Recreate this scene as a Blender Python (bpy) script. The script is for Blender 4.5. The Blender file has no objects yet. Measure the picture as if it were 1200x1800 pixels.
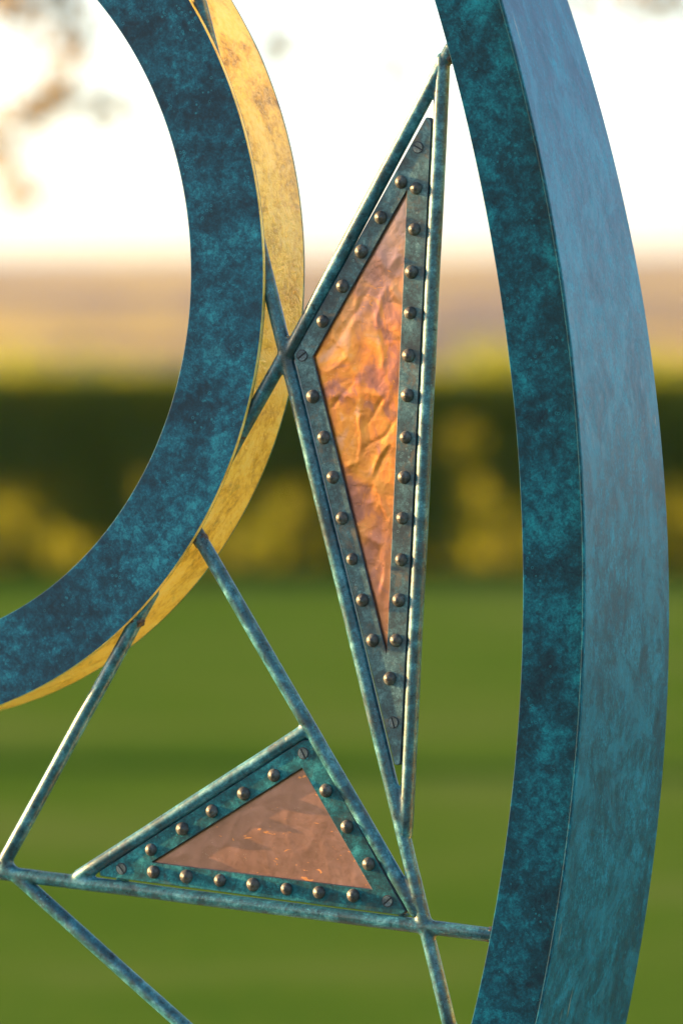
import bpy, bmesh, math, random
import numpy as np
from mathutils import Vector, Matrix, noise

random.seed(7); rng = np.random.default_rng(7)
R = math.radians
sc = bpy.context.scene
col = sc.collection

# ------------------------------------------------------------------ camera, sky, sun, exposure
EYE, DIST, FPX = 1.6, 7.5, 12500.0
PITCH = math.atan(435 / FPX)
cam = bpy.data.objects.new('camera', bpy.data.cameras.new('camera'))
col.objects.link(cam)
cam.data.sensor_fit = 'VERTICAL'; cam.data.sensor_height = 36; cam.data.sensor_width = 24
cam.data.lens = 250
cam.location = (0, -DIST, EYE)
cam.rotation_euler = (R(90) - PITCH, 0, 0)
cam.data.clip_start = .1; cam.data.clip_end = 9000
cam.data.dof.use_dof = True
cam.data.dof.focus_distance = 7.49
cam.data.dof.aperture_fstop = 4.2
cam.data.dof.aperture_blades = 0
sc.camera = cam

SUN_EL, SUN_AZ = 11.0, -72.4            # degrees; azimuth from +Y, negative is left
world = bpy.data.worlds.new('World'); sc.world = world; world.use_nodes = True
wn = world.node_tree
sky = wn.nodes.new('ShaderNodeTexSky'); sky.sky_type = 'NISHITA'; sky.sun_disc = False
sky.sun_elevation = R(SUN_EL); sky.sun_rotation = R(SUN_AZ)
sky.air_density = .56; sky.dust_density = 1.1; sky.ozone_density = 1.0
wn.links.new(sky.outputs[0], wn.nodes['Background'].inputs[0])
wn.nodes['Background'].inputs[1].default_value = .15
sun = bpy.data.objects.new('sun', bpy.data.lights.new('sun', 'SUN'))
sun.data.energy = 5.0; sun.data.angle = R(.5); sun.data.color = (1, .64, .27)
sd = Vector((math.sin(R(SUN_AZ)) * math.cos(R(SUN_EL)), math.cos(R(SUN_AZ)) * math.cos(R(SUN_EL)), math.sin(R(SUN_EL))))
sun.rotation_euler = sd.to_track_quat('Z', 'Y').to_euler()
col.objects.link(sun)
sc.view_settings.view_transform = 'Standard'; sc.view_settings.look = 'None'
sc.view_settings.exposure = 1.85; sc.view_settings.gamma = 1
sc.view_settings.use_curve_mapping = False
sc.cycles.use_denoising = True
sc.cycles.max_bounces = 8; sc.cycles.diffuse_bounces = 5; sc.cycles.glossy_bounces = 4
sc.cycles.transmission_bounces = 4; sc.cycles.volume_bounces = 1
sc.cycles.caustics_reflective = True
sc.cycles.blur_glossy = .3

# ------------------------------------------------------------------ helpers
def tag(o, label=None, cat=None, group=None, kind=None):
    if label: o['label'] = label
    if cat: o['category'] = cat
    if group: o['group'] = group
    if kind: o['kind'] = kind
    return o

def link_mesh(name, verts, faces, mats, parent=None, smooth=False, fmat=None, uv=None):
    me = bpy.data.meshes.new(name)
    me.from_pydata([tuple(map(float, v)) for v in verts], [], [tuple(map(int, f)) for f in faces])
    for m in (mats if isinstance(mats, (list, tuple)) else [mats]): me.materials.append(m)
    if fmat is not None: me.polygons.foreach_set('material_index', np.asarray(fmat, dtype=np.int32))
    if smooth: me.polygons.foreach_set('use_smooth', np.ones(len(me.polygons), dtype=bool))
    if uv is not None:
        lay = me.uv_layers.new(name='UVMap')
        li = np.zeros(len(me.loops), dtype=np.int32); me.loops.foreach_get('vertex_index', li)
        lay.data.foreach_set('uv', np.asarray(uv, dtype=np.float32)[li].ravel())
    me.update()
    o = bpy.data.objects.new(name, me); col.objects.link(o)
    if parent: o.parent = parent
    return o

def quads_mesh(name, co, mat, parent=None, k=4):
    """co: (n*k,3) separate polygons of k corners"""
    n = len(co) // k
    me = bpy.data.meshes.new(name)
    me.vertices.add(n * k); me.vertices.foreach_set('co', np.asarray(co, dtype=np.float32).ravel())
    me.loops.add(n * k); me.loops.foreach_set('vertex_index', np.arange(n * k, dtype=np.int32))
    me.polygons.add(n); me.polygons.foreach_set('loop_start', np.arange(0, n * k, k, dtype=np.int32))
    me.polygons.foreach_set('loop_total', np.full(n, k, dtype=np.int32))
    me.materials.append(mat); me.update(calc_edges=True)
    o = bpy.data.objects.new(name, me); col.objects.link(o)
    if parent: o.parent = parent
    return o

class NT:
    def __init__(s, name):
        s.m = bpy.data.materials.new(name); s.m.use_nodes = True
        s.t = s.m.node_tree; s.b = s.t.nodes['Principled BSDF']
        s.out = s.t.nodes['Material Output']
    def n(s, t, **k):
        x = s.t.nodes.new(t)
        for a, b in k.items():
            if hasattr(x, a): setattr(x, a, b)
            else: x.inputs[a.replace('_', ' ')].default_value = b
        return x
    def l(s, a, b): s.t.links.new(a, b)
    def coord(s, kind='Object', scale=(1, 1, 1), rot=(0, 0, 0)):
        c = s.n('ShaderNodeTexCoord'); m = s.n('ShaderNodeMapping')
        m.inputs['Scale'].default_value = scale; m.inputs['Rotation'].default_value = rot
        s.l(c.outputs[kind], m.inputs[0]); return m.outputs[0]
    def noise(s, vec, scale, detail=6, rough=.6, dist=0):
        x = s.n('ShaderNodeTexNoise'); x.inputs['Scale'].default_value = scale
        x.inputs['Detail'].default_value = detail; x.inputs['Roughness'].default_value = rough
        x.inputs['Distortion'].default_value = dist; s.l(vec, x.inputs['Vector']); return x.outputs['Fac']
    def vor(s, vec, scale, feature='F1', smooth=.5):
        x = s.n('ShaderNodeTexVoronoi'); x.feature = feature; x.inputs['Scale'].default_value = scale
        s.l(vec, x.inputs['Vector']); return x.outputs['Distance']
    def ramp(s, fac, stops):
        x = s.n('ShaderNodeValToRGB'); e = x.color_ramp.elements
        while len(e) > 1: e.remove(e[-1])
        for i, (p, c) in enumerate(stops):
            q = e[0] if i == 0 else e.new(p)
            q.position = p; q.color = tuple(c) + (1,) if len(c) == 3 else c
        s.l(fac, x.inputs[0]); return x.outputs[0]
    def frange(s, v, a, b, c=0, d=1):
        x = s.n('ShaderNodeMapRange'); x.inputs[1].default_value = a; x.inputs[2].default_value = b
        x.inputs[3].default_value = c; x.inputs[4].default_value = d; s.l(v, x.inputs[0]); return x.outputs[0]
    def math(s, op, a, b):
        x = s.n('ShaderNodeMath'); x.operation = op
        for i, v in enumerate((a, b)):
            if isinstance(v, (int, float)): x.inputs[i].default_value = v
            else: s.l(v, x.inputs[i])
        return x.outputs[0]
    def mix(s, fac, a, b, mode='MIX'):
        x = s.n('ShaderNodeMix'); x.data_type = 'RGBA'; x.blend_type = mode
        for i, v in ((0, fac), (6, a), (7, b)):
            if isinstance(v, (int, float)): x.inputs[i].default_value = v
            elif isinstance(v, (tuple, list)): x.inputs[i].default_value = tuple(v) + (1,)
            else: s.l(v, x.inputs[i])
        return x.outputs[2]
    def bump(s, h, strength, dist):
        x = s.n('ShaderNodeBump'); x.inputs['Strength'].default_value = strength
        x.inputs['Distance'].default_value = dist; s.l(h, x.inputs['Height'])
        s.l(x.outputs[0], s.b.inputs['Normal'])
    def set(s, **k):
        for a, b in k.items():
            i = s.b.inputs[a.replace('_', ' ')]
            if hasattr(b, 'is_output'): s.l(b, i)
            elif isinstance(b, (tuple, list)): i.default_value = tuple(b) + (1,)
            else: i.default_value = b

# ------------------------------------------------------------------ materials
def patina(name, dark, mid, light, brown, brown_amt=.35, scale=1., stretch=None, spec=.5, rough=.46, grain=1., tint=None):
    m = NT(name)
    v = m.coord('UV', stretch) if stretch else m.coord('Object', (scale,) * 3)
    cloud = m.noise(v, 19, 4, .55, .6)
    blotch = m.noise(v, 74, 8, .75, .35)
    stip = m.noise(v, 380, 5, .78, .5)
    wash = m.frange(m.noise(v, 4.5, 4, .6, .8), .35, .65, -.030, .030)      # broad uneven wash, runs
    f = m.math('ADD', m.math('MULTIPLY', cloud, .32), m.math('ADD', m.math('MULTIPLY', blotch, .48), m.math('MULTIPLY', stip, .30 * grain)))
    f = m.math('ADD', m.math('ADD', f, wash), -.05 - .15 * (grain - 1))
    c = m.ramp(f, [(.40, dark), (.475, tuple(.6 * a + .4 * b for a, b in zip(dark, mid))), (.53, mid), (.60, light), (.70, tuple(min(1, 1.6 * x) for x in light))])
    br = m.frange(m.noise(v, 38, 8, .72, .6), .54, .68, 0, brown_amt)
    c = m.mix(br, c, brown)
    if stretch:                                                  # scuffs, wiped patches, a few scratches with their sun glint painted on
        v2 = m.coord('UV', (1, 1, 1)); v3 = m.coord('UV', (.10, 2.2, 1))
        c = m.mix(m.frange(m.noise(v2, 11, 7, .72, 1.4), .50, .62, 0, .55), c, light)
        c = m.mix(m.frange(m.noise(v2, 14, 7, .70, 1.0), .56, .66, 0, .35), c, dark)
        c = m.mix(m.math('MULTIPLY', m.frange(m.noise(v3, 75, 3, .5), .66, .70), m.frange(m.noise(v2, 6, 3), .56, .62)), c, (.42, .33, .20))
    spots = m.frange(m.vor(v, 95), .04, .12, .8, 0)             # dark pits and pale dried drops
    c = m.mix(m.math('MULTIPLY', spots, m.frange(m.noise(v, 21, 2), .56, .62)), c, dark)
    rv = m.vor(v, 150); rings = m.math('MULTIPLY', m.frange(rv, .14, .20, 0, .5), m.frange(rv, .20, .27, 1, 0))
    c = m.mix(m.math('MULTIPLY', rings, m.frange(m.noise(v, 24, 2), .5, .58)), c, tuple(min(1, 1.6 * x) for x in light))
    m.set(Base_Color=c, Roughness=m.frange(blotch, .3, .7, rough - .1, rough + .12), Metallic=0.0)
    m.b.inputs['Specular IOR Level'].default_value = spec
    if tint: m.b.inputs['Specular Tint'].default_value = tuple(tint) + (1,)
    hgt = m.math('ADD', blotch, m.math('MULTIPLY', stip, .6))
    if stretch: hgt = m.math('ADD', hgt, m.math('MULTIPLY', m.noise(v2, 7, 3, .5), 5))       # faint dents
    m.bump(hgt, .22, .0012)
    return m.m

M_FACE = patina('blue_patina', (.003, .022, .044), (.004, .074, .132), (.012, .170, .250), (.010, .024, .046), .35, spec=.08, rough=.6)
M_ARC = patina('teal_patina', (.001, .016, .030), (.0005, .060, .100), (.003, .130, .188), (.005, .018, .032), .35, spec=.06, rough=.6)
M_BRUSH = patina('brushed_patina', (.012, .060, .075), (.008, .142, .160), (.024, .27, .295), (.040, .062, .080), .4, stretch=(.75, 1.25, 1), spec=.48, rough=.38, grain=1.4)
M_ROD = patina('rod_patina', (.014, .036, .044), (.026, .160, .190), (.11, .33, .35), (.11, .095, .09), .5, scale=1.3, spec=.65, rough=.33, tint=(1, .86, .62))
M_FRAME = patina('frame_patina', (.004, .030, .034), (.004, .125, .130), (.035, .27, .255), (.060, .060, .042), .6, scale=1.1, rough=.45, spec=.25)
M_FRAME_WORN = patina('worn_frame_patina', (.030, .036, .034), (.060, .135, .130), (.155, .265, .235), (.165, .110, .060), .95, scale=1.1, rough=.40, spec=.45)
M_RIVET = patina('rivet_patina', (.026, .028, .030), (.080, .074, .064), (.12, .155, .145), (.16, .085, .045), .9, scale=2.0, rough=.42, spec=.5, tint=(1, .88, .68))
M_WELD = patina('heat_marked_weld', (.020, .014, .012), (.070, .040, .025), (.06, .10, .11), (.12, .06, .03), .9, scale=1.6, rough=.45, spec=.5)

def gold(name, k=1.0):
    m = NT(name); v = m.coord('UV', (1, 1, 1))
    sw = m.noise(v, 16, 7, .66, 1.1); fine = m.noise(v, 120, 5, .65, .8); big = m.noise(v, 6, 3, .5, .8)
    f = m.math('ADD', m.math('MULTIPLY', sw, .5), m.math('ADD', m.math('MULTIPLY', fine, .3), m.math('MULTIPLY', big, .2)))
    c = m.ramp(f, [(.37, (.34 * k, .19 * k, .035 * k)), (.45, (.74 * k, .47 * k, .07 * k)), (.52, (.97 * k, .71 * k, .14 * k)), (.64, (.98 * k, .84 * k, .32 * k))])
    vein = m.math('ABSOLUTE', m.math('SUBTRACT', m.noise(v, 62, 5, .6, 1.2), .5), 0)
    c = m.mix(m.frange(vein, 0, .035, .55, 0), c, (.98 * k, .80 * k, .30 * k))             # pale crinkled veins
    drops = m.frange(m.vor(v, 120), .03, .16, .6, 0)
    c = m.mix(m.math('MULTIPLY', drops, m.frange(m.noise(v, 26, 2), .48, .6)), c, (.85 * k, .68 * k, .28 * k))
    c = m.mix(m.frange(m.noise(v, 34, 5, .6, 1), .62, .76, 0, .5), c, (.20, .16, .05))
    m.set(Base_Color=c, Metallic=.2, Roughness=m.frange(fine, .3, .7, .30, .46))
    m.bump(m.math('ADD', m.math('ADD', sw, fine), m.math('MULTIPLY', vein, 5)), .5, .0016)
    return m.m
M_GOLD = gold('golden_bronze'); M_GOLD_PALE = gold('pale_golden_bronze', 1.12)

def simple(name, c, rough=.6, metal=0.):
    m = NT(name); v = m.coord('Object')
    f = m.noise(v, 160, 4, .6)
    m.set(Base_Color=m.ramp(f, [(.35, tuple(.6 * x for x in c)), (.65, tuple(1.3 * x for x in c))]), Roughness=rough, Metallic=metal)
    return m.m
M_RIM = patina('worn_edge', (.02, .03, .04), (.05, .075, .085), (.10, .13, .13), (.16, .10, .05), .9, rough=.5, spec=.3)
M_DARK = simple('dark_recess', (.025, .022, .022), .6)
M_SCREW = patina('screw_patina', (.02, .03, .034), (.06, .10, .11), (.14, .18, .18), (.10, .07, .05), .8, scale=2.5, rough=.36)

def copper(name, glow):
    """copper sheet, dull or with an orange and pink glow painted into its colour"""
    m = NT(name); v = m.coord('Object')
    a = m.noise(v, 9, 5, .55, .9); b = m.noise(v, 170, 5, .7, .6); fold = m.noise(m.coord('Object', (1, 1, .55)), 34, 4, .5, 1.6)
    if glow:
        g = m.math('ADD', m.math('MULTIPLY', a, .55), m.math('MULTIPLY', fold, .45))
        c = m.ramp(g, [(.36, (.36, .13, .09)), (.44, (.56, .19, .10)), (.50, (.84, .26, .06)), (.57, (.92, .32, .06)), (.66, (.82, .36, .19))])  # copper tones, with the warm orange glow painted in
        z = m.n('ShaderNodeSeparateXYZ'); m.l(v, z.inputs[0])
        c = m.mix(m.frange(m.math('ADD', z.outputs[2], m.math('MULTIPLY', a, .16)), 1.60, 1.72, 0, .8), c, (.80, .43, .29))     # sky reflection painted in: paler pink upper end
        c = m.mix(m.frange(m.math('ADD', z.outputs[2], m.math('MULTIPLY', a, .20)), 1.34, 1.48, .75, 0), c, (.58, .21, .12))    # lawn reflection painted in: redder lower end
    else:
        c = m.ramp(m.math('ADD', m.math('MULTIPLY', a, .6), m.math('MULTIPLY', fold, .4)), [(.36, (.33, .155, .10)), (.50, (.39, .185, .122)), (.64, (.45, .22, .152))])
    sv = m.coord('Object', (1, 1, 2.4), (0, R(20), 0))
    scr = m.frange(m.noise(sv, 36, 4, .5, 1.9), .66, .69, 0, .85)        # bare bright scratches
    c = m.mix(scr, c, (.98, .34, .10))
    sp = m.math('MULTIPLY', m.frange(m.vor(v, 420), .05, .13, 1, 0), m.frange(m.noise(v, 55, 3), .54, .62))
    c = m.mix(sp, c, (.95, .75, .50))
    dk = m.math('MULTIPLY', m.frange(m.vor(v, 300), .04, .10, .8, 0), m.frange(m.noise(v, 33, 3), .62, .68))
    c = m.mix(dk, c, (.05, .10, .10))
    m.set(Base_Color=c, Metallic=.9, Roughness=m.frange(b, .3, .7, .30, .44))
    m.bump(m.math('ADD', m.math('MULTIPLY', m.noise(v, 70, 3, .5, .8), .6), m.math('MULTIPLY', b, .12)), .25 if glow else .10, .003)
    return m.m
M_COPPER = copper('glow_painted_copper', True); M_COPPER_DULL = copper('dull_copper', False)

# ------------------------------------------------------------------ the sculpture's own frame: local x along its plane, y = depth, z = up
TH = R(24)
CP, SP = math.cos(PITCH), math.sin(PITCH)
ZC = EYE - DIST * SP / CP                      # height of the point in the middle of the frame
def at(px, py, w=0.):
    """point of the sculpture plane at depth w"""
    dx, dy, dz = (px - 600) / FPX, 0, 0
    r = Vector((dx, CP - (py - 900) / FPX * SP, -SP - (py - 900) / FPX * CP))
    wv = Vector((math.sin(TH), math.cos(TH), 0)); C = Vector((0, -DIST, EYE))
    t = (w - C.dot(wv)) / r.dot(wv)
    Q = C + r * t
    return Vector((Q.x * math.cos(TH) - Q.y * math.sin(TH), w, Q.z))
def uv2(px, py, w=0.):
    p = at(px, py, w); return np.array([p.x, p.z])

sculpture = bpy.data.objects.new('metal_sculpture', None); col.objects.link(sculpture)
sculpture.rotation_euler = (0, 0, -TH)
tag(sculpture, 'blue-green metal sculpture of curved bands, thin rods and riveted copper panels standing before the lawn', 'sculpture')

# edge curves measured on the photograph
RIN = [(171,0),(200,42.5),(225,75),(245,107),(262.5,145),(282.5,190),(297.5,235),(314,300),(325,362),(332.5,412),(334,500),(331,562),(324,612),(314,662),(297.5,725),(269,800),(257.5,817),(227.5,875),(187.5,932),(152.5,971),(125,1000),(75,1041),(37.5,1069),(0,1087)]
ROUT = [(334.5,0),(362.5,55),(387.5,107),(407.5,160),(425,215),(442.5,292),(454,340),(461,400),(464,475),(460,562),(452.5,617),(442,690),(427.5,742),(411,800),(390,850),(370,890),(352.5,927),(325,972),(300,1005),(275,1042),(262,1055),(215,1105),(175,1139),(125,1176),(62.5,1212),(0,1241)]
GOLD = [(407.5,0),(427.5,32),(447.5,67),(460,100),(480,152),(496,196),(512.7,259),(525,325),(534,395),(536,450),(536,500),(534,537),(506,707),(492.5,757),(477.5,800),(449,864),(420,922),(385,976),(365,1002),(325,1050),(297.5,1082),(262.5,1112),(225,1142),(172.5,1176),(125,1205),(62.5,1232),(0,1249)]
AIN = [(763,0),(783,77),(812,183),(837,283),(858,397),(888,586),(903,717),(911.7,833),(915,933),(916,1067),(915,1200),(908,1300),(898,1410),(883.5,1505),(869,1605),(848,1707),(827,1798)]
AMID = [(875,0),(897,73),(920,180),(940,277),(965,397),(997,600),(1010,717),(1017,833),(1021.7,967),(1021.7,1083),(1017.5,1200),(1010,1310),(997,1433),(989,1500),(976,1603),(960,1700),(940,1798)]
AOUT = [(997,0),(1023,80),(1057,200),(1080,290),(1102,397),(1123,494),(1140,599),(1156.7,717),(1168,833),(1173,950),(1175,1067),(1173,1200),(1166.7,1317),(1155,1413),(1136.7,1595),(1120,1693),(1100,1798)]

def ellipse(px, w):
    Q = np.array([uv2(x, y, w) for x, y in px]); x, y = Q.T
    A = np.c_[x * x, x * y, x, y, np.ones_like(x)]; s = np.linalg.lstsq(A, y * y, rcond=None)[0]
    Mx = np.array([[-s[0], -s[1] / 2], [-s[1] / 2, 1]]); b = np.array([s[2], s[3]]) / 2
    c = np.linalg.solve(Mx, b); K = s[4] + c @ Mx @ c
    return c, Mx, K
def ell_pts(e, ang, cc):
    """radius of the ellipse seen from cc along each angle"""
    c, Mx, K = e; d = np.c_[np.cos(ang), np.sin(ang)]; o = cc - c
    A = np.einsum('ij,jk,ik->i', d, Mx, d); B = 2 * (d @ Mx @ o); Cc = o @ Mx @ o - K
    return (-B + np.sqrt(B * B - 4 * A * Cc)) / (2 * A)
D_RING, D_ARC = .105, .215
N = 420
ANG = np.linspace(-math.pi, math.pi, N, endpoint=False)
CC = np.array([-.565, .262 + ZC])
eo, ei = ellipse(ROUT, 0), ellipse(RIN, 0)
r_out, r_in = ell_pts(eo, ANG, CC), ell_pts(ei, ANG, CC)
G = np.array([uv2(x, y, D_RING) for x, y in GOLD]) - CC
ga = np.arctan2(G[:, 1], G[:, 0]); gr = np.hypot(*G.T) - ell_pts(eo, ga, CC)
gp = np.polyfit(ga, gr, 4)
r_back = r_out + np.polyval(gp, np.clip(ANG, ga.min(), ga.max()))
k_ = np.clip((np.abs(ANG - np.clip(ANG, ga.min(), ga.max()))) / .6, 0, 1); r_back = r_back * (1 - k_) + r_out * k_

def loft(name, loops, closed_ring, segmats, mats, parent, closed_profile=True, smooth=True):
    """loops: list of (N,3) arrays forming the profile, in order"""
    P = len(loops); n = len(loops[0]); V = np.concatenate(loops); F = []; fm = []
    uvv = np.zeros((len(V), 2))
    ln = np.r_[0, np.cumsum(np.linalg.norm(np.diff(loops[0], axis=0), axis=1))]
    acc = 0
    for p in range(P):
        if p: acc += np.linalg.norm(loops[p][n // 2] - loops[p - 1][n // 2])
        uvv[p * n:(p + 1) * n, 0] = ln; uvv[p * n:(p + 1) * n, 1] = acc
    rng_n = n if closed_ring else n - 1
    for p in range(P if closed_profile else P - 1):
        q = (p + 1) % P
        for i in range(rng_n):
            j = (i + 1) % n
            F.append((p * n + i, p * n + j, q * n + j, q * n + i)); fm.append(segmats[p])
    if not closed_ring:
        F.append(tuple(p * n for p in range(P))); fm.append(segmats[0])
        F.append(tuple(p * n + n - 1 for p in reversed(range(P)))); fm.append(segmats[0])
    o = link_mesh(name, V, F, mats, parent, smooth=False, fmat=fm, uv=uvv)
    me = o.data
    bm = bmesh.new(); bm.from_mesh(me); bmesh.ops.recalc_face_normals(bm, faces=bm.faces)
    for f in bm.faces: f.smooth = True
    for e in bm.edges:
        if len(e.link_faces) == 2 and e.calc_face_angle(0) > R(25): e.smooth = False
    bm.to_mesh(me); bm.free()
    return o
def ringloop(r, w): return np.c_[CC[0] + r * np.cos(ANG), np.full(N, w), CC[1] + r * np.sin(ANG)]

b_ = .0008
loft('ring_face', [ringloop(r_in + b_, 0), ringloop(r_out - b_, 0), ringloop(r_out, b_), ringloop(r_out, .0046), ringloop(r_out - .0003, .0062), ringloop(r_in, .0062), ringloop(r_in, b_)],
     True, [0, 1, 1, 2, 1, 3, 0], [M_FACE, M_GOLD, M_DARK, M_RIM], sculpture)
loft('ring_band', [ringloop(r_out - .0075, .006), ringloop(r_out - .0070, .020), ringloop(r_out - .0045, .030), ringloop(r_back - .0002, D_RING - .004),
                   ringloop(r_back - .0006, D_RING), ringloop(r_back - .006, D_RING), ringloop(r_out - .013, .006)],
     True, [0, 0, 0, 1, 1, 0, 1], [M_GOLD, M_FRAME], sculpture)

# the tall outer arc
def arc_base():
    A = np.array([uv2(x, y, -.02) for x, y in AMID])
    p = np.polyfit(A[:, 1] - ZC, A[:, 0], 3); dp = np.polyder(p)
    z = np.linspace(-.56, .56, 180); pts = [np.array([np.polyval(p, t), t + ZC]) for t in z]
    def go(v0, sgn, length):
        h = math.atan2(1, np.polyval(dp, v0)); P = np.array([np.polyval(p, v0), v0 + ZC]); out = []
        ds = .02; k = 1 / 2.05
        while length > 0:
            P = P + sgn * ds * np.array([math.cos(h), math.sin(h)]); h += sgn * ds * k
            out.append(P.copy()); length -= ds
            if P[1] < .05: break
        return out
    return np.array(go(-.56, -1, 3)[::-1] + pts + go(.56, 1, 2.3))
AB = arc_base()
tn = np.gradient(AB, axis=0); tn /= np.linalg.norm(tn, axis=1)[:, None]
nm = np.c_[tn[:, 1], -tn[:, 0]]                # outward
kk = np.clip((np.abs(AB[:, 1] - ZC) - .6) / .4, 0, 1)[:, None]
nm = np.array([1., 0]) * (1 - kk) + nm * kk; nm /= np.linalg.norm(nm, axis=1)[:, None]
def offs(px, w, deg):
    Q = np.array([uv2(x, y, w) for x, y in px])
    i = np.argsort(AB[:, 1][:len(AB)])
    m_ = (AB[:, 1] > ZC - .6) & (AB[:, 1] < ZC + .6)
    d = Q[:, 0] - np.interp(Q[:, 1], AB[m_, 1], AB[m_, 0])
    pp = np.polyfit(Q[:, 1] - ZC, d, deg)
    return np.polyval(pp, np.clip(AB[:, 1] - ZC, -.55, .55))
o_in = offs(AIN, 0, 3); o_back = offs(AOUT, D_ARC, 3)
def arcloop(o, w):
    Q = AB + nm * np.broadcast_to(np.asarray(o), (len(AB),))[:, None]
    return np.c_[Q[:, 0], np.full(len(AB), w), Q[:, 1]]
loft('arc_face', [arcloop(o_in + b_, 0), arcloop(.0005, 0), arcloop(.0005, .007), arcloop(o_in, .007), arcloop(o_in, b_)],
     False, [0, 0, 1, 2, 0], [M_ARC, M_GOLD_PALE, M_RIM], sculpture)
loft('arc_band', [arcloop(.0006, -.0195), arcloop(.0012, -.02), arcloop(.0036, -.02), arcloop(.0046, -.0192), arcloop(o_back, D_ARC), arcloop(o_back - .0045, D_ARC), arcloop(.0012, .0072), arcloop(.0008, .0002)],
     False, [2, 2, 0, 0, 1, 1, 2, 2], [M_BRUSH, M_GOLD_PALE, M_ARC], sculpture)

# rods
RR = .0077; WR = .0126
def rod(a, b, name='rod', r=RR, w=WR, seg=24):
    A, B = at(*a, w), at(*b, w)
    d = (B - A); L = d.length; d.normalize()
    x = Vector((0, 1, 0)); y = d.cross(x).normalized(); x = y.cross(d)
    rows = max(6, int(L / .03)); V = []; F = []
    ph = random.random() * 50
    def ring(c, rr):
        for k in range(seg):
            t = 2 * math.pi * k / seg
            V.append(c + (x * math.cos(t) + y * math.sin(t)) * rr)
    prof = [(-.0070, .35), (-.0050, .75), (0, 1)] + [(L * i / rows, 1) for i in range(1, rows)] + [(L, 1), (L + .005, .75), (L + .007, .35)]
    for s, q in prof:
        j = Vector((noise.noise((s * 9, ph, 0)), noise.noise((s * 9, ph, 7)), noise.noise((s * 9, ph, 3)))) * .0005
        ring(A + d * s + j, r * q * (1 + .02 * noise.noise((s * 14, ph, 5))))
    n = len(prof)
    for i in range(n - 1):
        for k in range(seg):
            j = (k + 1) % seg
            F.append((i * seg + k, i * seg + j, (i + 1) * seg + j, (i + 1) * seg + k))
    F.append(tuple(reversed(range(seg)))); F.append(tuple((n - 1) * seg + k for k in range(seg)))
    return link_mesh(name, V, F, M_ROD, sculpture, smooth=True)
RODS = {
 'r1': ((792, 87), (507, 624)), 'r2': ((778.5, 104), (713, 1467)), 'r3': ((352, 5), (789.5, 1800)),
 'r4': ((325, 900), (731, 1601)), 'r5': ((-60, 1526), (866, 1644)), 'r6': ((140, 1541), (533, 1287)),
 'r7': ((10, 1512), (268, 1040)), 'r8': ((4, 1517), (480, 1943)), 'r9': ((506, 615), (392, 817)),
}
for k in RODS: rod(*RODS[k])
rod((789.5, 1800), (900, 2253)); rod((250, 2700), (480, 1943))        # below the frame, tying into the arc's foot

def capsule_bm(bm, A, B, r):
    d = B - A; L = d.length
    mt = Matrix.Translation((A + B) / 2) @ d.to_track_quat('Z', 'Y').to_matrix().to_4x4()
    bmesh.ops.create_cone(bm, cap_ends=True, segments=20, radius1=r, radius2=r, depth=L, matrix=mt)
    for P in (A, B): bmesh.ops.create_icosphere(bm, subdivisions=3, radius=r, matrix=Matrix.Translation(P))
def weld(segs, iters=14, grow=.0003):
    """a fused fillet where rods meet"""
    bm = bmesh.new()
    for a, b in segs: capsule_bm(bm, at(*a, WR), at(*b, WR), RR + grow)
    me = bpy.data.meshes.new('weld_tmp'); bm.to_mesh(me); bm.free()
    o = bpy.data.objects.new('weld_tmp', me); col.objects.link(o)
    md = o.modifiers.new('r', 'REMESH'); md.mode = 'VOXEL'; md.voxel_size = .0016
    s = o.modifiers.new('s', 'SMOOTH'); s.factor = .5; s.iterations = iters
    dg = bpy.context.evaluated_depsgraph_get()
    ne = bpy.data.meshes.new_from_object(o.evaluated_get(dg))
    bpy.data.objects.remove(o); bpy.data.meshes.remove(me)
    ne.name = 'weld'; ne.materials.clear(); ne.materials.append(M_ROD)
    ne.polygons.foreach_set('use_smooth', np.ones(len(ne.polygons), dtype=bool))
    w = bpy.data.objects.new('weld', ne); col.objects.link(w); w.parent = sculpture
def along(rk, p, L):
    (a, b) = RODS[rk]; a = np.array(a, float); b = np.array(b, float); d = (b - a) / np.linalg.norm(b - a)
    t = (np.array(p, float) - a) @ d
    c = a + d * t; return tuple(c), tuple(c + d * L)
weld([along('r9', (503, 618), 50), along('r1', (507, 622), -50), along('r3', (503, 630), 50), along('r3', (503, 630), -45)], 22)
weld([along('r1', (772, 128), 26), along('r1', (772, 128), -50), along('r1', (785, 100), 80), along('r2', (774, 160), 70)], 22)
weld([along('r2', (713, 1455), -110), along('r3', (707, 1455), -110), along('r3', (707, 1455), 40)], 24)
weld([along('r3', (738, 1605), -70), along('r3', (738, 1605), 50), along('r4', (724, 1590), -70), along('r5', (735, 1623), 45), along('r5', (735, 1623), -45)], 22)
weld([along('r5', (14, 1535), 60), along('r5', (14, 1535), -30), along('r7', (12, 1512), 30), along('r8', (10, 1520), 55), ((12, 1510), (12, 1536))], 16)
weld([along('r6', (140, 1541), 45), along('r5', (140, 1552), 42), along('r5', (140, 1552), -30)], 18)
weld([along('r6', (533, 1287), -30), along('r4', (545, 1280), 36), along('r4', (545, 1280), -34)], 16)

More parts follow.
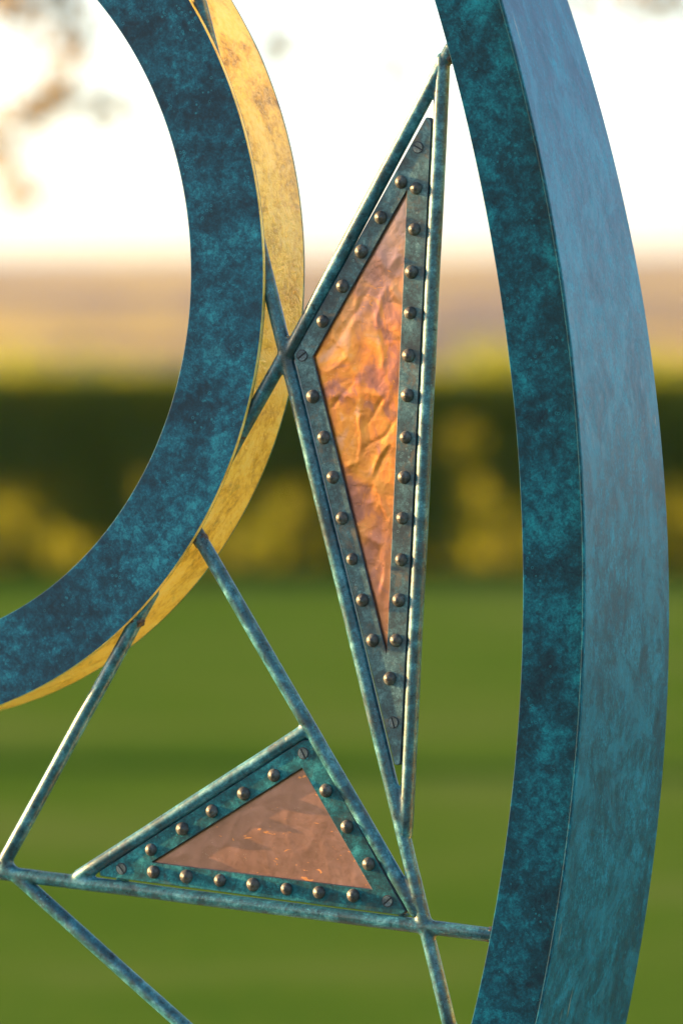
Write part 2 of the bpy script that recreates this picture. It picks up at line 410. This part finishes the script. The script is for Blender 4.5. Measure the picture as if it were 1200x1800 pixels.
def bead(px, py, r=.0088, squash=(1, .8, 1)):
    bm = bmesh.new(); bmesh.ops.create_icosphere(bm, subdivisions=4, radius=r)
    for v in bm.verts: v.co *= 1 + .22 * noise.noise(v.co * 260 + Vector((px, py, 0))) + .10 * noise.noise(v.co * 700)
    me = bpy.data.meshes.new('weld_bead'); bm.to_mesh(me); bm.free(); me.materials.append(M_WELD)
    me.polygons.foreach_set('use_smooth', np.ones(len(me.polygons), dtype=bool))
    o = bpy.data.objects.new('weld_bead', me); col.objects.link(o); o.parent = sculpture; o.location = at(px, py, WR); o.scale = squash
bead(352, 948); bead(240, 1090, .0092); bead(421, 764, .0080); bead(470, 500, .0080); bead(864, 1644, .0086); bead(790, 98, .0092)

# riveted panels
def round_poly(P, rad, n=6):
    out = []
    m = len(P)
    for i in range(m):
        a, b, c = np.array(P[i - 1], float), np.array(P[i], float), np.array(P[(i + 1) % m], float)
        if rad[i] == 0: out.append(b); continue
        d1 = (a - b) / np.linalg.norm(a - b); d2 = (c - b) / np.linalg.norm(c - b)
        half = math.acos(max(-1, min(1, d1 @ d2))) / 2
        t = min(rad[i] / math.tan(half), .45 * min(np.linalg.norm(a - b), np.linalg.norm(c - b)))
        r = t * math.tan(half); ce = b + (d1 + d2) / np.linalg.norm(d1 + d2) * r / math.sin(half)
        s = b + d1 * t - ce; e = b + d2 * t - ce
        a0 = math.atan2(s[1], s[0]); a1 = math.atan2(e[1], e[0]); da = (a1 - a0 + math.pi) % (2 * math.pi) - math.pi
        for k in range(n + 1):
            an = a0 + da * k / n; out.append(ce + r * np.array([math.cos(an), math.sin(an)]))
    return np.array(out)
def subdiv(P, step):
    out = []
    for i in range(len(P)):
        a, b = P[i], P[(i + 1) % len(P)]; k = max(1, int(np.linalg.norm(b - a) / step))
        out += [a + (b - a) * j / k for j in range(k)]
    return np.array(out)
def inset(P, e):
    area = sum(P[i - 1][0] * P[i][1] - P[i][0] * P[i - 1][1] for i in range(len(P)))
    s = 1 if area > 0 else -1; out = []
    for i in range(len(P)):
        d1 = P[i] - P[i - 1]; d2 = P[(i + 1) % len(P)] - P[i]
        d1 = d1 / np.linalg.norm(d1); d2 = d2 / np.linalg.norm(d2)
        n1 = s * np.array([-d1[1], d1[0]]); n2 = s * np.array([-d2[1], d2[0]]); n = n1 + n2
        out.append(P[i] + n * e / max(.25, (1 + n1 @ n2)))
    return np.array(out)
def plate(name, outer, hole, w0, w1, mats, parent, bev=.0006):
    """outer, hole: local (x,z) loops; a plate with an opening, edges chamfered"""
    bm = bmesh.new()
    def loop(P, w): return [bm.verts.new((p[0], w, p[1])) for p in P]
    def bridge(a, b, mi):
        for i in range(len(a)):
            j = (i + 1) % len(a); f = bm.faces.new((a[i], a[j], b[j], b[i])); f.material_index = mi
    def cap(a, b, mi):
        es = []
        for L in (a, b):
            for i in range(len(L)): es.append(bm.edges.get((L[i], L[(i + 1) % len(L)])) or bm.edges.new((L[i], L[(i + 1) % len(L)])))
        g = bmesh.ops.triangle_fill(bm, edges=es, use_beauty=True)
        for f in g['geom']:
            if isinstance(f, bmesh.types.BMFace): f.material_index = mi
    of, o0, o1 = loop(inset(outer, bev), w0), loop(outer, w0 + bev), loop(outer, w1)
    hf, h0, h1 = loop(inset(hole, -bev), w0), loop(hole, w0 + bev), loop(hole, w1)
    cap(of, hf, 0); cap(o1, h1, 0)
    bridge(of, o0, 1); bridge(o0, o1, 1); bridge(hf, h0, 1); bridge(h0, h1, 1)
    bmesh.ops.recalc_face_normals(bm, faces=bm.faces)
    me = bpy.data.meshes.new(name); bm.to_mesh(me); bm.free()
    for m in mats: me.materials.append(m)
    o = bpy.data.objects.new(name, me); col.objects.link(o); o.parent = parent
    return o

WF = .0081                                     # front face of the riveted frames
def rivet_mesh():
    prof = [(.0066, .0002), (.0067, .0008), (.0060, .0024), (.0050, .0037), (.0037, .0046), (.0025, .0050), (.0019, .0057), (.0011, .0062), (.0003, .0063)]
    back = [(.0066, -.0092), (.0060, -.0114), (.0040, -.0134), (.0010, -.0142)]
    V, F = [], []; seg = 20
    for q in (prof, back):
        base = len(V)
        for r, h in q:
            for k in range(seg):
                t = 2 * math.pi * k / seg; V.append((r * math.cos(t), -h, r * math.sin(t)))
        for i in range(len(q) - 1):
            for k in range(seg):
                j = (k + 1) % seg
                f = (base + i * seg + k, base + (i + 1) * seg + k, base + (i + 1) * seg + j, base + i * seg + j)
                F.append(f if q is prof else f[::-1])
        F.append(tuple(base + (len(q) - 1) * seg + k for k in range(seg)))
    me = bpy.data.meshes.new('rivet'); me.from_pydata(V, [], F); me.materials.append(M_RIVET)
    bm = bmesh.new(); bm.from_mesh(me); bmesh.ops.recalc_face_normals(bm, faces=bm.faces)
    for f in bm.faces: f.smooth = True
    bm.to_mesh(me); bm.free(); return me
RIVET = rivet_mesh()
def screw_mesh():
    V, F, fm = [], [], []
    def disc(r0, r1, h0, h1, a0=0, a1=2 * math.pi, seg=28, mi=0):
        pass
    seg = 28
    def fan(pts, h, mi):
        b = len(V); V.extend((x, -h, z) for x, z in pts); F.append(tuple(range(b, b + len(pts)))); fm.append(mi)
    def wall(pts, ha, hb, mi):
        b = len(V); n = len(pts); V.extend((x, -ha, z) for x, z in pts); V.extend((x, -hb, z) for x, z in pts)
        for i in range(n):
            j = (i + 1) % n; F.append((b + i, b + j, b + n + j, b + n + i)); fm.append(mi)
    circ = lambda r: [(r * math.cos(2 * math.pi * k / seg), r * math.sin(2 * math.pi * k / seg)) for k in range(seg)]
    fan(circ(.0065), .0002, 1)                                   # dark countersink ring
    for s in (1, -1):
        pts = []
        r = .0056; a = math.asin(.00075 / r)
        for k in range(15):
            t = a + (math.pi - 2 * a) * k / 14; pts.append((r * math.cos(t), s * r * math.sin(t)))
        inn = [(x * .93, (z - s * .00075) * .93 + s * .00080) for x, z in pts]
        wall(pts, .0002, .0007, 0)
        b = len(V); n = len(pts); V.extend((x, -.0007, z) for x, z in pts); V.extend((x, -.0011, z) for x, z in inn)
        for i in range(n):
            j = (i + 1) % n; F.append((b + i, b + j, b + n + j, b + n + i)); fm.append(0)
        F.append(tuple(range(b + n, b + 2 * n))); fm.append(0)
    me = bpy.data.meshes.new('screw'); me.from_pydata(V, [], F); me.materials.append(M_SCREW); me.materials.append(M_DARK)
    me.polygons.foreach_set('material_index', fm)
    bm = bmesh.new(); bm.from_mesh(me); bmesh.ops.recalc_face_normals(bm, faces=bm.faces); bm.to_mesh(me); bm.free()
    return me
SCREW = screw_mesh()

def panel(outer_px, rad, hole_px, rivets, screws, brackets, label, seed, amp):
    S = .0006
    outer = round_poly([uv2(*p, WF) for p in outer_px], [r * S for r in rad]); outer = subdiv(outer, .02)
    hole = subdiv(np.array([uv2(*p, WF) for p in hole_px]), .02)
    # the copper sheet: a fine grid, crumpled
    step = .0021
    lo, hi = outer.min(0), outer.max(0); nx, nz = (np.ceil((hi - lo) / step)).astype(int) + 1
    lim = inset(outer, .004)
    def inside(p, P):
        c = False
        for i in range(len(P)):
            a, b = P[i - 1], P[i]
            if (a[1] > p[1]) != (b[1] > p[1]) and p[0] < (b[0] - a[0]) * (p[1] - a[1]) / (b[1] - a[1]) + a[0]: c = not c
        return c
    rs = random.Random(seed)
    creases = []
    for _ in range(80 if amp > .5 else 30):
        c = Vector((rs.uniform(lo[0], hi[0]), rs.uniform(lo[1], hi[1]))); an = rs.gauss(1.35, .5) if amp > .5 else rs.gauss(-.2, .45)
        creases.append((c, math.cos(an), math.sin(an), rs.uniform(.010, .045), rs.uniform(.0015, .0040), rs.uniform(-1, 1) * .00075))
    def hgt(x, z):
        wx = x + .006 * noise.noise((x * 40, z * 40, seed)); wz = z + .006 * noise.noise((x * 40, z * 40, seed + 9))
        h = .0015 * noise.noise((wx * 17, wz * 8, seed + 3)) + .0010 * (1 - abs(noise.noise((wx * 30, wz * 13, seed + 5)))) ** 6 + .00018 * (1 - abs(noise.noise((wx * 70, wz * 46, seed + 15)))) ** 8 + .00012 * noise.noise((wx * 110, wz * 70, seed + 6))
        for c, ct, st, L, s, a in creases:
            dx, dz = wx - c.x, wz - c.y; u = dx * ct + dz * st; v = -dx * st + dz * ct
            if abs(u) < 2.2 * L and abs(v) < 3 * s: h += a * math.exp(-(u / L) ** 2) * math.exp(-(v / s) ** 2)
        return h * amp
    hd = np.array([hole[i] for i in range(len(hole))]); hn = np.roll(hd, -1, 0)
    idx = {}; V = []; F = []
    def edge_d(p):
        e = hn - hd; t = np.clip(((p - hd) * e).sum(1) / (e * e).sum(1), 0, 1)
        return np.linalg.norm(p - hd - e * t[:, None], axis=1).min()
    ok = {(i, k): inside(lo + step * np.array([i + .5, k + .5]), lim) for i in range(nx) for k in range(nz)}
    def vid(i, k):
        if (i, k) not in idx:
            p = lo + step * np.array([i, k]); e = edge_d(p) if inside(p, hole) else 0
            f = min(1, e / .010); idx[(i, k)] = len(V)
            V.append((p[0], WF + .0046 - hgt(p[0], p[1]) * f, p[1]))
        return idx[(i, k)]
    for (i, k), g in ok.items():
        if g: F.append((vid(i, k), vid(i + 1, k), vid(i + 1, k + 1), vid(i, k + 1)))
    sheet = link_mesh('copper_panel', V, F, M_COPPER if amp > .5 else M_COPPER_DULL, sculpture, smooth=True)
    sheet['label'] = label
    plate('front_frame', outer, hole, WF, WF + .003, [M_FRAME_WORN if amp > .5 else M_FRAME, M_RIM], sheet)
    plate('back_frame', outer, hole, WF + .0062, WF + .0092, [M_FRAME, M_RIM], sheet)
    for p in rivets:
        o = bpy.data.objects.new('rivet', RIVET); col.objects.link(o); o.parent = sheet
        q = at(*p, WF - .003); o.location = (q.x, WF, q.z)
        o.rotation_euler = (rs.gauss(0, .07), rs.uniform(0, 6.28), rs.gauss(0, .07)); s = rs.uniform(1.0, 1.13); o.scale = (s, s, s)
    for x, y, a in screws:
        o = bpy.data.objects.new('screw', SCREW); col.objects.link(o); o.parent = sheet
        q = at(x, y, WF); o.location = (q.x, WF, q.z); o.rotation_euler = (0, R(-a), 0)
    for a, b in brackets:                                          # tabs welded to the rods behind the corners
        A, B = at(*a, WR + .0075), at(*b, WR + .0055); bm = bmesh.new()
        d = B - A; mt = Matrix.Translation((A + B) / 2) @ d.to_track_quat('X', 'Y').to_matrix().to_4x4() @ Matrix.Diagonal((d.length, .004, .014, 1))
        bmesh.ops.create_cube(bm, size=1, matrix=mt); bmesh.ops.bevel(bm, geom=list(bm.edges), offset=.0008, segments=2, affect='EDGES')
        me = bpy.data.meshes.new('bracket'); bm.to_mesh(me); bm.free(); me.materials.append(M_FRAME)
        o = bpy.data.objects.new('bracket', me); col.objects.link(o); o.parent = sheet
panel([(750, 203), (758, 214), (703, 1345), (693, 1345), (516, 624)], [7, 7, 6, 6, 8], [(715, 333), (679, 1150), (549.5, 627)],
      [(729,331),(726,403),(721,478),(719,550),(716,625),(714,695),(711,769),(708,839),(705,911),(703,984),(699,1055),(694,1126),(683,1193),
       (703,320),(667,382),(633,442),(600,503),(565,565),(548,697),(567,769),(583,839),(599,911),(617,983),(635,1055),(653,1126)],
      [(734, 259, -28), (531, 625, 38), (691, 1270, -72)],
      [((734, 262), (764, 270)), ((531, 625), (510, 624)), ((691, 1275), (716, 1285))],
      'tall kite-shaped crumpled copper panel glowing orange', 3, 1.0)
panel([(533, 1301), (546, 1301), (712, 1603), (705, 1609), (176, 1540), (175, 1532)], [5, 6, 4, 4, 4, 4], [(530.5, 1350), (653, 1563), (267, 1515.5)],
      [(480,1363),(426.6,1395),(371,1426),(319,1457),(264,1494),(571,1390),(608,1453.6),(646,1519),
       (268.5,1533),(326,1541),(385,1548),(443,1555),(502,1563),(559,1569),(619,1574.5)],
      [(533, 1324, -62), (214, 1527, -50), (681, 1584, 42)],
      [((533, 1322), (550, 1285)), ((214, 1527), (217, 1560)), ((681, 1584), (714, 1612))],
      'small triangular dull brown copper panel', 11, .19)

# plinth under the foot of the arc (below the frame)
foot = AB[0]
bm = bmesh.new()
bmesh.ops.create_cone(bm, cap_ends=True, segments=64, radius1=.62, radius2=.58, depth=.16, matrix=Matrix.Translation((foot[0] - .25, .08, .08)))
me = bpy.data.meshes.new('plinth'); bm.to_mesh(me); bm.free(); me.materials.append(simple('plinth_stone', (.30, .29, .27), .8))
o = bpy.data.objects.new('plinth', me); col.objects.link(o); o.parent = sculpture

# ------------------------------------------------------------------ lawn, field, far hills
def ground_mat(name, near=True):
    m = NT(name); v = m.coord('Object')
    if near:
        vs = m.coord('Object', (.5, 1, 1))                     # mown lengths, softly uneven
        f = m.math('ADD', m.math('MULTIPLY', m.noise(v, .55, 4, .6), .75), m.math('MULTIPLY', m.noise(vs, .36, 3, .55), .25))
        c = m.ramp(f, [(.36, (.036, .092, .010)), (.46, (.050, .108, .012)), (.54, (.064, .117, .017)), (.64, (.084, .126, .028))])
        c = m.mix(m.frange(m.noise(v, 14, 5, .7), .4, .65, 0, .3), c, (.13, .15, .02))
    else:
        vs = m.coord('Object', (1, .22, 1))
        cell = m.n('ShaderNodeTexVoronoi'); cell.inputs['Scale'].default_value = .034; m.l(vs, cell.inputs['Vector'])
        cell.inputs['Randomness'].default_value = 1
        f = m.n('ShaderNodeSeparateColor'); m.l(cell.outputs['Color'], f.inputs[0])
        g = m.math('ADD', m.math('MULTIPLY', f.outputs[0], .6), m.math('MULTIPLY', m.noise(vs, .05, 4, .6), .4))
        ds = m.n('ShaderNodeSeparateXYZ'); m.l(v, ds.inputs[0])
        c = m.ramp(g, [(.26, (.085, .065, .065)), (.40, (.15, .115, .075)), (.52, (.30, .21, .05)), (.68, (.62, .42, .02))])
        c = m.mix(m.frange(ds.outputs[1], 300, 1800, 0, .5), c, (.125, .088, .085))       # bare ploughland and heath on the far side
        c = m.mix(m.frange(ds.outputs[1], 45, 110, .8, 0), c, (.36, .30, .01))            # lush near meadow
    m.set(Base_Color=c, Roughness=.85)
    m.b.inputs['Specular IOR Level'].default_value = 0
    return m.m
M_LAWN = ground_mat('lawn_grass', True); M_FIELD = ground_mat('field_grass', False)
def sheet(name, xs, ys, zf, mat):
    V = [(x, y, zf(x, y)) for y in ys for x in xs]; n = len(xs)
    F = [(j * n + i, j * n + i + 1, (j + 1) * n + i + 1, (j + 1) * n + i) for j in range(len(ys) - 1) for i in range(n - 1)]
    o = link_mesh(name, V, F, mat, smooth=True); o['kind'] = 'structure'; return o
sheet('lawn', np.linspace(-45, 45, 61), np.linspace(-40, 30.5, 48), lambda x, y: .012 * noise.noise((x * .3, y * .3, 0)), M_LAWN)
def zfield(x, y):
    if y < 31: return -.03
    a = min(1, max(0, (y - 60) / 350)); a = a * a * (3 - 2 * a)
    b = min(1, max(0, (y - 650) / 2300)); b = b * b * (3 - 2 * b)
    return -.02 - 13 * a + (19 + 7 * noise.noise((x * .0011, .3, 0))) * b + .6 * a * noise.noise((x * .02, y * .012, 4))
fy = np.concatenate([np.linspace(30.5, 70, 12), np.geomspace(75, 3200, 70)])
sheet('field', np.concatenate([np.linspace(-2200, -160, 22), np.linspace(-150, 150, 41), np.linspace(160, 2200, 22)]), fy, zfield, M_FIELD)
sheet('meadow', np.linspace(-2200, 2200, 30), np.linspace(-2000, -40, 20), lambda x, y: -.03, M_FIELD)
for sx in (-1, 1):
    sheet('meadow', np.linspace(min(sx * 45, sx * 2200), max(sx * 45, sx * 2200), 20), np.linspace(-40, 30.5, 8), lambda x, y: -.03, M_FIELD)

# ------------------------------------------------------------------ leaves
def leaf_mat(name, cols, trans, tcol):
    m = NT(name); v = m.coord('Object')
    g = m.n('ShaderNodeNewGeometry')
    f = m.math('ADD', m.math('MULTIPLY', g.outputs['Random Per Island'], .7), m.math('MULTIPLY', m.noise(v, 1.6, 3), .3))
    c = m.ramp(f, cols); m.set(Base_Color=c, Roughness=.5)
    t = m.n('ShaderNodeBsdfTranslucent'); m.l(m.mix(.75, c, tcol), t.inputs[0])
    x = m.n('ShaderNodeMixShader'); x.inputs[0].default_value = trans
    m.l(m.b.outputs[0], x.inputs[1]); m.l(t.outputs[0], x.inputs[2]); m.l(x.outputs[0], m.out.inputs[0])
    return m.m
M_HEDGE = leaf_mat('hedge_leaf', [(.1, (.036, .085, .009)), (.5, (.066, .135, .012)), (.9, (.14, .18, .016))], .5, (.55, .52, .01))
M_TREELEAF = leaf_mat('tree_leaf', [(.1, (.06, .06, .02)), (.6, (.10, .09, .03)), (.9, (.15, .11, .04))], .6, (.58, .38, .14))
M_BARK = simple('bark', (.075, .055, .04), .9)

def leaves(P, size, bias=None):
    """diamond leaves at points P (n,3)"""
    n = len(P); d = rng.normal(size=(n, 3)); d[:, 2] += .25
    d /= np.linalg.norm(d, axis=1)[:, None]
    e = rng.normal(size=(n, 3)); e -= (e * d).sum(1)[:, None] * d; e /= np.linalg.norm(e, axis=1)[:, None]
    s = (size * rng.uniform(.7, 1.35, n))[:, None]
    q = np.stack([P - d * s, P + e * s * .48, P + d * s, P - e * s * .48], 1)
    return q.reshape(-1, 3)

# hedge along the end of the lawn
HY, HT = 29.8, .55
hedge = bpy.data.objects.new('hedge', None); col.objects.link(hedge); hedge.location = (0, HY, 0)
tag(hedge, 'long clipped dark green hedge with sunlit gaps at the far end of the lawn', 'hedge')
def px_to_hedge(px, py):
    D = HY + DIST; return (px - 600) / FPX * D, EYE - (py - 465) / FPX * D
GAPS = [(25, 900, 58, 46), (450, 935, 80, 50), (520, 880, 34, 26), (880, 955, 55, 66), (815, 770, 44, 34), (835, 860, 28, 40), (1195, 905, 46, 46), (255, 850, 24, 34), (110, 960, 40, 26),
        (-140, 940, 60, 40), (1340, 930, 60, 40)]
def hedge_pts(n, x0, x1, gaps):
    x = rng.uniform(x0, x1, n); y = rng.uniform(-HT, HT, n); t = rng.uniform(0, 1, n)
    prof = np.array([1.045 + .035 * noise.noise((a * 1.1, b * 1.5, 2)) + .02 * noise.noise((a * 6, b * 6, 8)) for a, b in zip(x, y)])
    z = .03 + t ** .8 * (prof - .03)
    shell = rng.uniform(0, 1, n) < .55                         # most leaves on the clipped skin
    side = np.where(rng.uniform(0, 1, n) < .5, -1, 1)
    y = np.where(shell & (t < .8), side * (HT - np.abs(rng.normal(0, .07, n))), y)
    z = np.where(shell & (t >= .8), prof - np.abs(rng.normal(0, .05, n)), z)
    dens = np.array([.5 + noise.noise((a * 2.6, b * 2.6, c * 3.4)) for a, b, c in zip(x, y, z)])
    keep = rng.uniform(0, 1, n) < np.clip(.45 + dens * .9 + np.clip((z - .45) * 2.5, 0, 1), .08, 1)
    if gaps:
        # each gap is a thin spot that runs through the hedge roughly along its depth
        for gx, gy, a, b in GAPS:
            cx, cz = px_to_hedge(gx, gy); ax, az = a / FPX * 37.3, b / FPX * 37.3
            q = ((x - cx) / ax) ** 2 + ((z - cz - .012 * y) / az) ** 2
            keep &= ~((q < 2.4) & (rng.uniform(0, 1, n) < .90 - .34 * q))
    return np.c_[x, y, z][keep]
spr = []
for gx, gy, n, sx_, sz_ in ((862, 632, 260, .11, .07), (20, 632, 120, .14, .05), (180, 640, 90, .2, .03), (560, 640, 80, .2, .04), (1180, 640, 90, .15, .04)):
    cx, cz = px_to_hedge(gx, gy); spr.append(np.c_[rng.normal(cx, sx_, n), rng.normal(0, .25, n), cz - .02 + rng.normal(0, sz_, n)])   # uncut shoots on top
foli = quads_mesh('foliage', np.concatenate([leaves(np.concatenate(spr), .032), leaves(hedge_pts(60000, -2.6, 2.6, True), .034), leaves(hedge_pts(30000, -14, -2.6, False), .07), leaves(hedge_pts(30000, 2.6, 14, False), .07)]), M_HEDGE, hedge)
V, F = [], []
for i in range(120):                                           # stems
    x = rng.uniform(-13, 13) if i > 40 else rng.uniform(-2.6, 2.6); y = rng.normal(0, .12); b = len(V)
    for k in range(5):
        for (a, c) in ((-.012, -.012), (.012, -.012), (.012, .012), (-.012, .012)):
            s = 1 - .15 * k; V.append((x + a * s + .05 * math.sin(i + k), y + c * s + .05 * math.cos(i * 2 + k), k * .2))
    for k in range(4):
        for q in range(4): F.append((b + 4 * k + q, b + 4 * k + (q + 1) % 4, b + 4 * k + 4 + (q + 1) % 4, b + 4 * k + 4 + q))
link_mesh('stems', V, F, M_BARK, hedge)['kind'] = 'stuff'

# tree beside the lawn, its drooping twigs hang into the top of the view
tree = bpy.data.objects.new('garden_tree', None); col.objects.link(tree); TX, TY = -4.6, 16.5; tree.location = (TX, TY, 0)
tag(tree, 'leafy tree with drooping twigs hanging blurred into the bright sky, upper left', 'tree')
def tube(path, r0, r1, seg=8, V=None, F=None):
    b = len(V); n = len(path)
    for i, p in enumerate(path):
        d = (path[min(i + 1, n - 1)] - path[max(i - 1, 0)]).normalized()
        x = d.orthogonal().normalized(); y = d.cross(x); r = r0 + (r1 - r0) * i / (n - 1)
        for k in range(seg): V.append(p + (x * math.cos(2 * math.pi * k / seg) + y * math.sin(2 * math.pi * k / seg)) * r)
    for i in range(n - 1):
        for k in range(seg): F.append((b + i * seg + k, b + i * seg + (k + 1) % seg, b + (i + 1) * seg + (k + 1) % seg, b + (i + 1) * seg + k))
def tp(px, py, dy=0.):
    D = TY + DIST + dy; return Vector(((px - 600) / FPX * D - TX, dy, EYE - (py - 465) / FPX * D))
V, F = [], []
tube([Vector((0, 0, 0)), Vector((.1, .05, 1.2)), Vector((.05, .1, 2.6)), Vector((.3, .1, 4.2)), Vector((.4, 0, 6.2)), Vector((.3, 0, 7.6))], .26, .05, 12, V, F)
link_mesh('trunk', V, F, M_BARK, tree, smooth=True)
LV, LF = [], []; LP = []
limbs = []
for i in range(16):
    a = i * 2.4; z = 2.9 + .3 * i; L = rng.uniform(2.6, 4.2) * (1 - .04 * i)
    s = Vector((.1, 0, z)); e = s + Vector((math.cos(a) * L, math.sin(a) * L, .9 + rng.uniform(-.3, .6)))
    mid = (s + e) / 2 + Vector((0, 0, .5)); tube([s, mid, e], .07, .015, 6, LV, LF); limbs.append((s, mid, e))
    for t in np.linspace(.3, 1, 12):
        p = s * (1 - t) ** 2 + mid * 2 * t * (1 - t) + e * t * t
        LP.append(np.array(p) + rng.normal(size=(160, 3)) * (.34, .34, .26))
# limbs that reach over the view, with twigs hanging from them
main = [Vector((.1, 0, 3.0)), Vector((1.6, .1, 3.6)), Vector((3.2, .1, 3.5)), Vector((4.6, 0, 3.25)), Vector((6.1, 0, 3.0))]
tube(main, .07, .012, 6, LV, LF)
def twig(pts, dens=60, sp=.035):
    q = [tp(*p) for p in pts]; tube(q, .007, .003, 4, LV, LF)
    for a, b in zip(q[:-1], q[1:]):
        k = max(2, int((b - a).length * dens)); t = rng.uniform(0, 1, k)
        LP.append(np.array([np.array(a) * (1 - u) + np.array(b) * u for u in t]) + rng.normal(size=(k, 3)) * (sp, .06, sp))
def clump(px, py, n, sp, dy=0.): LP.append(np.array(tp(px, py, dy)) + rng.normal(size=(n, 3)) * (sp, .08, sp))
twig([(90, -700), (100, -300), (112, -60), (128, 60), (132, 130), (112, 165), (70, 200), (20, 228), (-50, 260)], 80, .045)
clump(20, 0, 60, .06); clump(-10, 232, 30, .06); clump(60, 205, 18, .045); clump(118, 15, 34, .06); clump(133, 95, 34, .045); clump(75, -10, 30, .06)
clump(1010, 0, 26, .06); clump(1110, -12, 50, .08); clump(1185, 2, 34, .06); clump(105, 155, 22, .035); clump(50, 200, 20, .04)
twig([(-90, -700), (-60, -250), (-20, -20), (40, 15), (110, -30)], 80, .035)
twig([(190, -700), (196, -250), (190, 90), (184, 200)], 10, .012); clump(184, 192, 26, .036); clump(250, 172, 8, .035)
twig([(-40, -400), (-30, 200), (20, 270), (34, 345)], 16, .02); clump(34, 340, 26, .04); clump(18, 285, 12, .03)
twig([(480, -700), (486, -250), (490, 90)], 6, .012); clump(488, 82, 24, .036)
twig([(700, -700), (705, -250), (692, 130)], 4, .012); clump(694, 130, 16, .038)
twig([(960, -500), (1010, -60), (1100, -14), (1210, 4)], 70, .03)
quads_mesh('crown', leaves(np.concatenate(LP), .036), M_TREELEAF, tree)
link_mesh('limbs', LV, LF, M_BARK, tree, smooth=True)

# ------------------------------------------------------------------ haze
def haze(density):
    m = bpy.data.materials.new('haze'); m.use_nodes = True; t = m.node_tree
    t.nodes.remove(t.nodes['Principled BSDF'])
    v = t.nodes.new('ShaderNodeVolumePrincipled'); v.inputs['Color'].default_value = (.93, .90, .93, 1)
    v.inputs['Density'].default_value = density; v.inputs['Anisotropy'].default_value = .3
    t.links.new(v.outputs[0], t.nodes['Material Output'].inputs['Volume'])
    bm = bmesh.new(); bmesh.ops.create_cube(bm, size=1, matrix=Matrix.Translation((0, 600, 3.5)) @ Matrix.Diagonal((4600, 5400, 37, 1)))
    me = bpy.data.meshes.new('haze'); bm.to_mesh(me); bm.free(); me.materials.append(m)
    o = bpy.data.objects.new('haze', me); col.objects.link(o); o['kind'] = 'stuff'
haze(.000085)
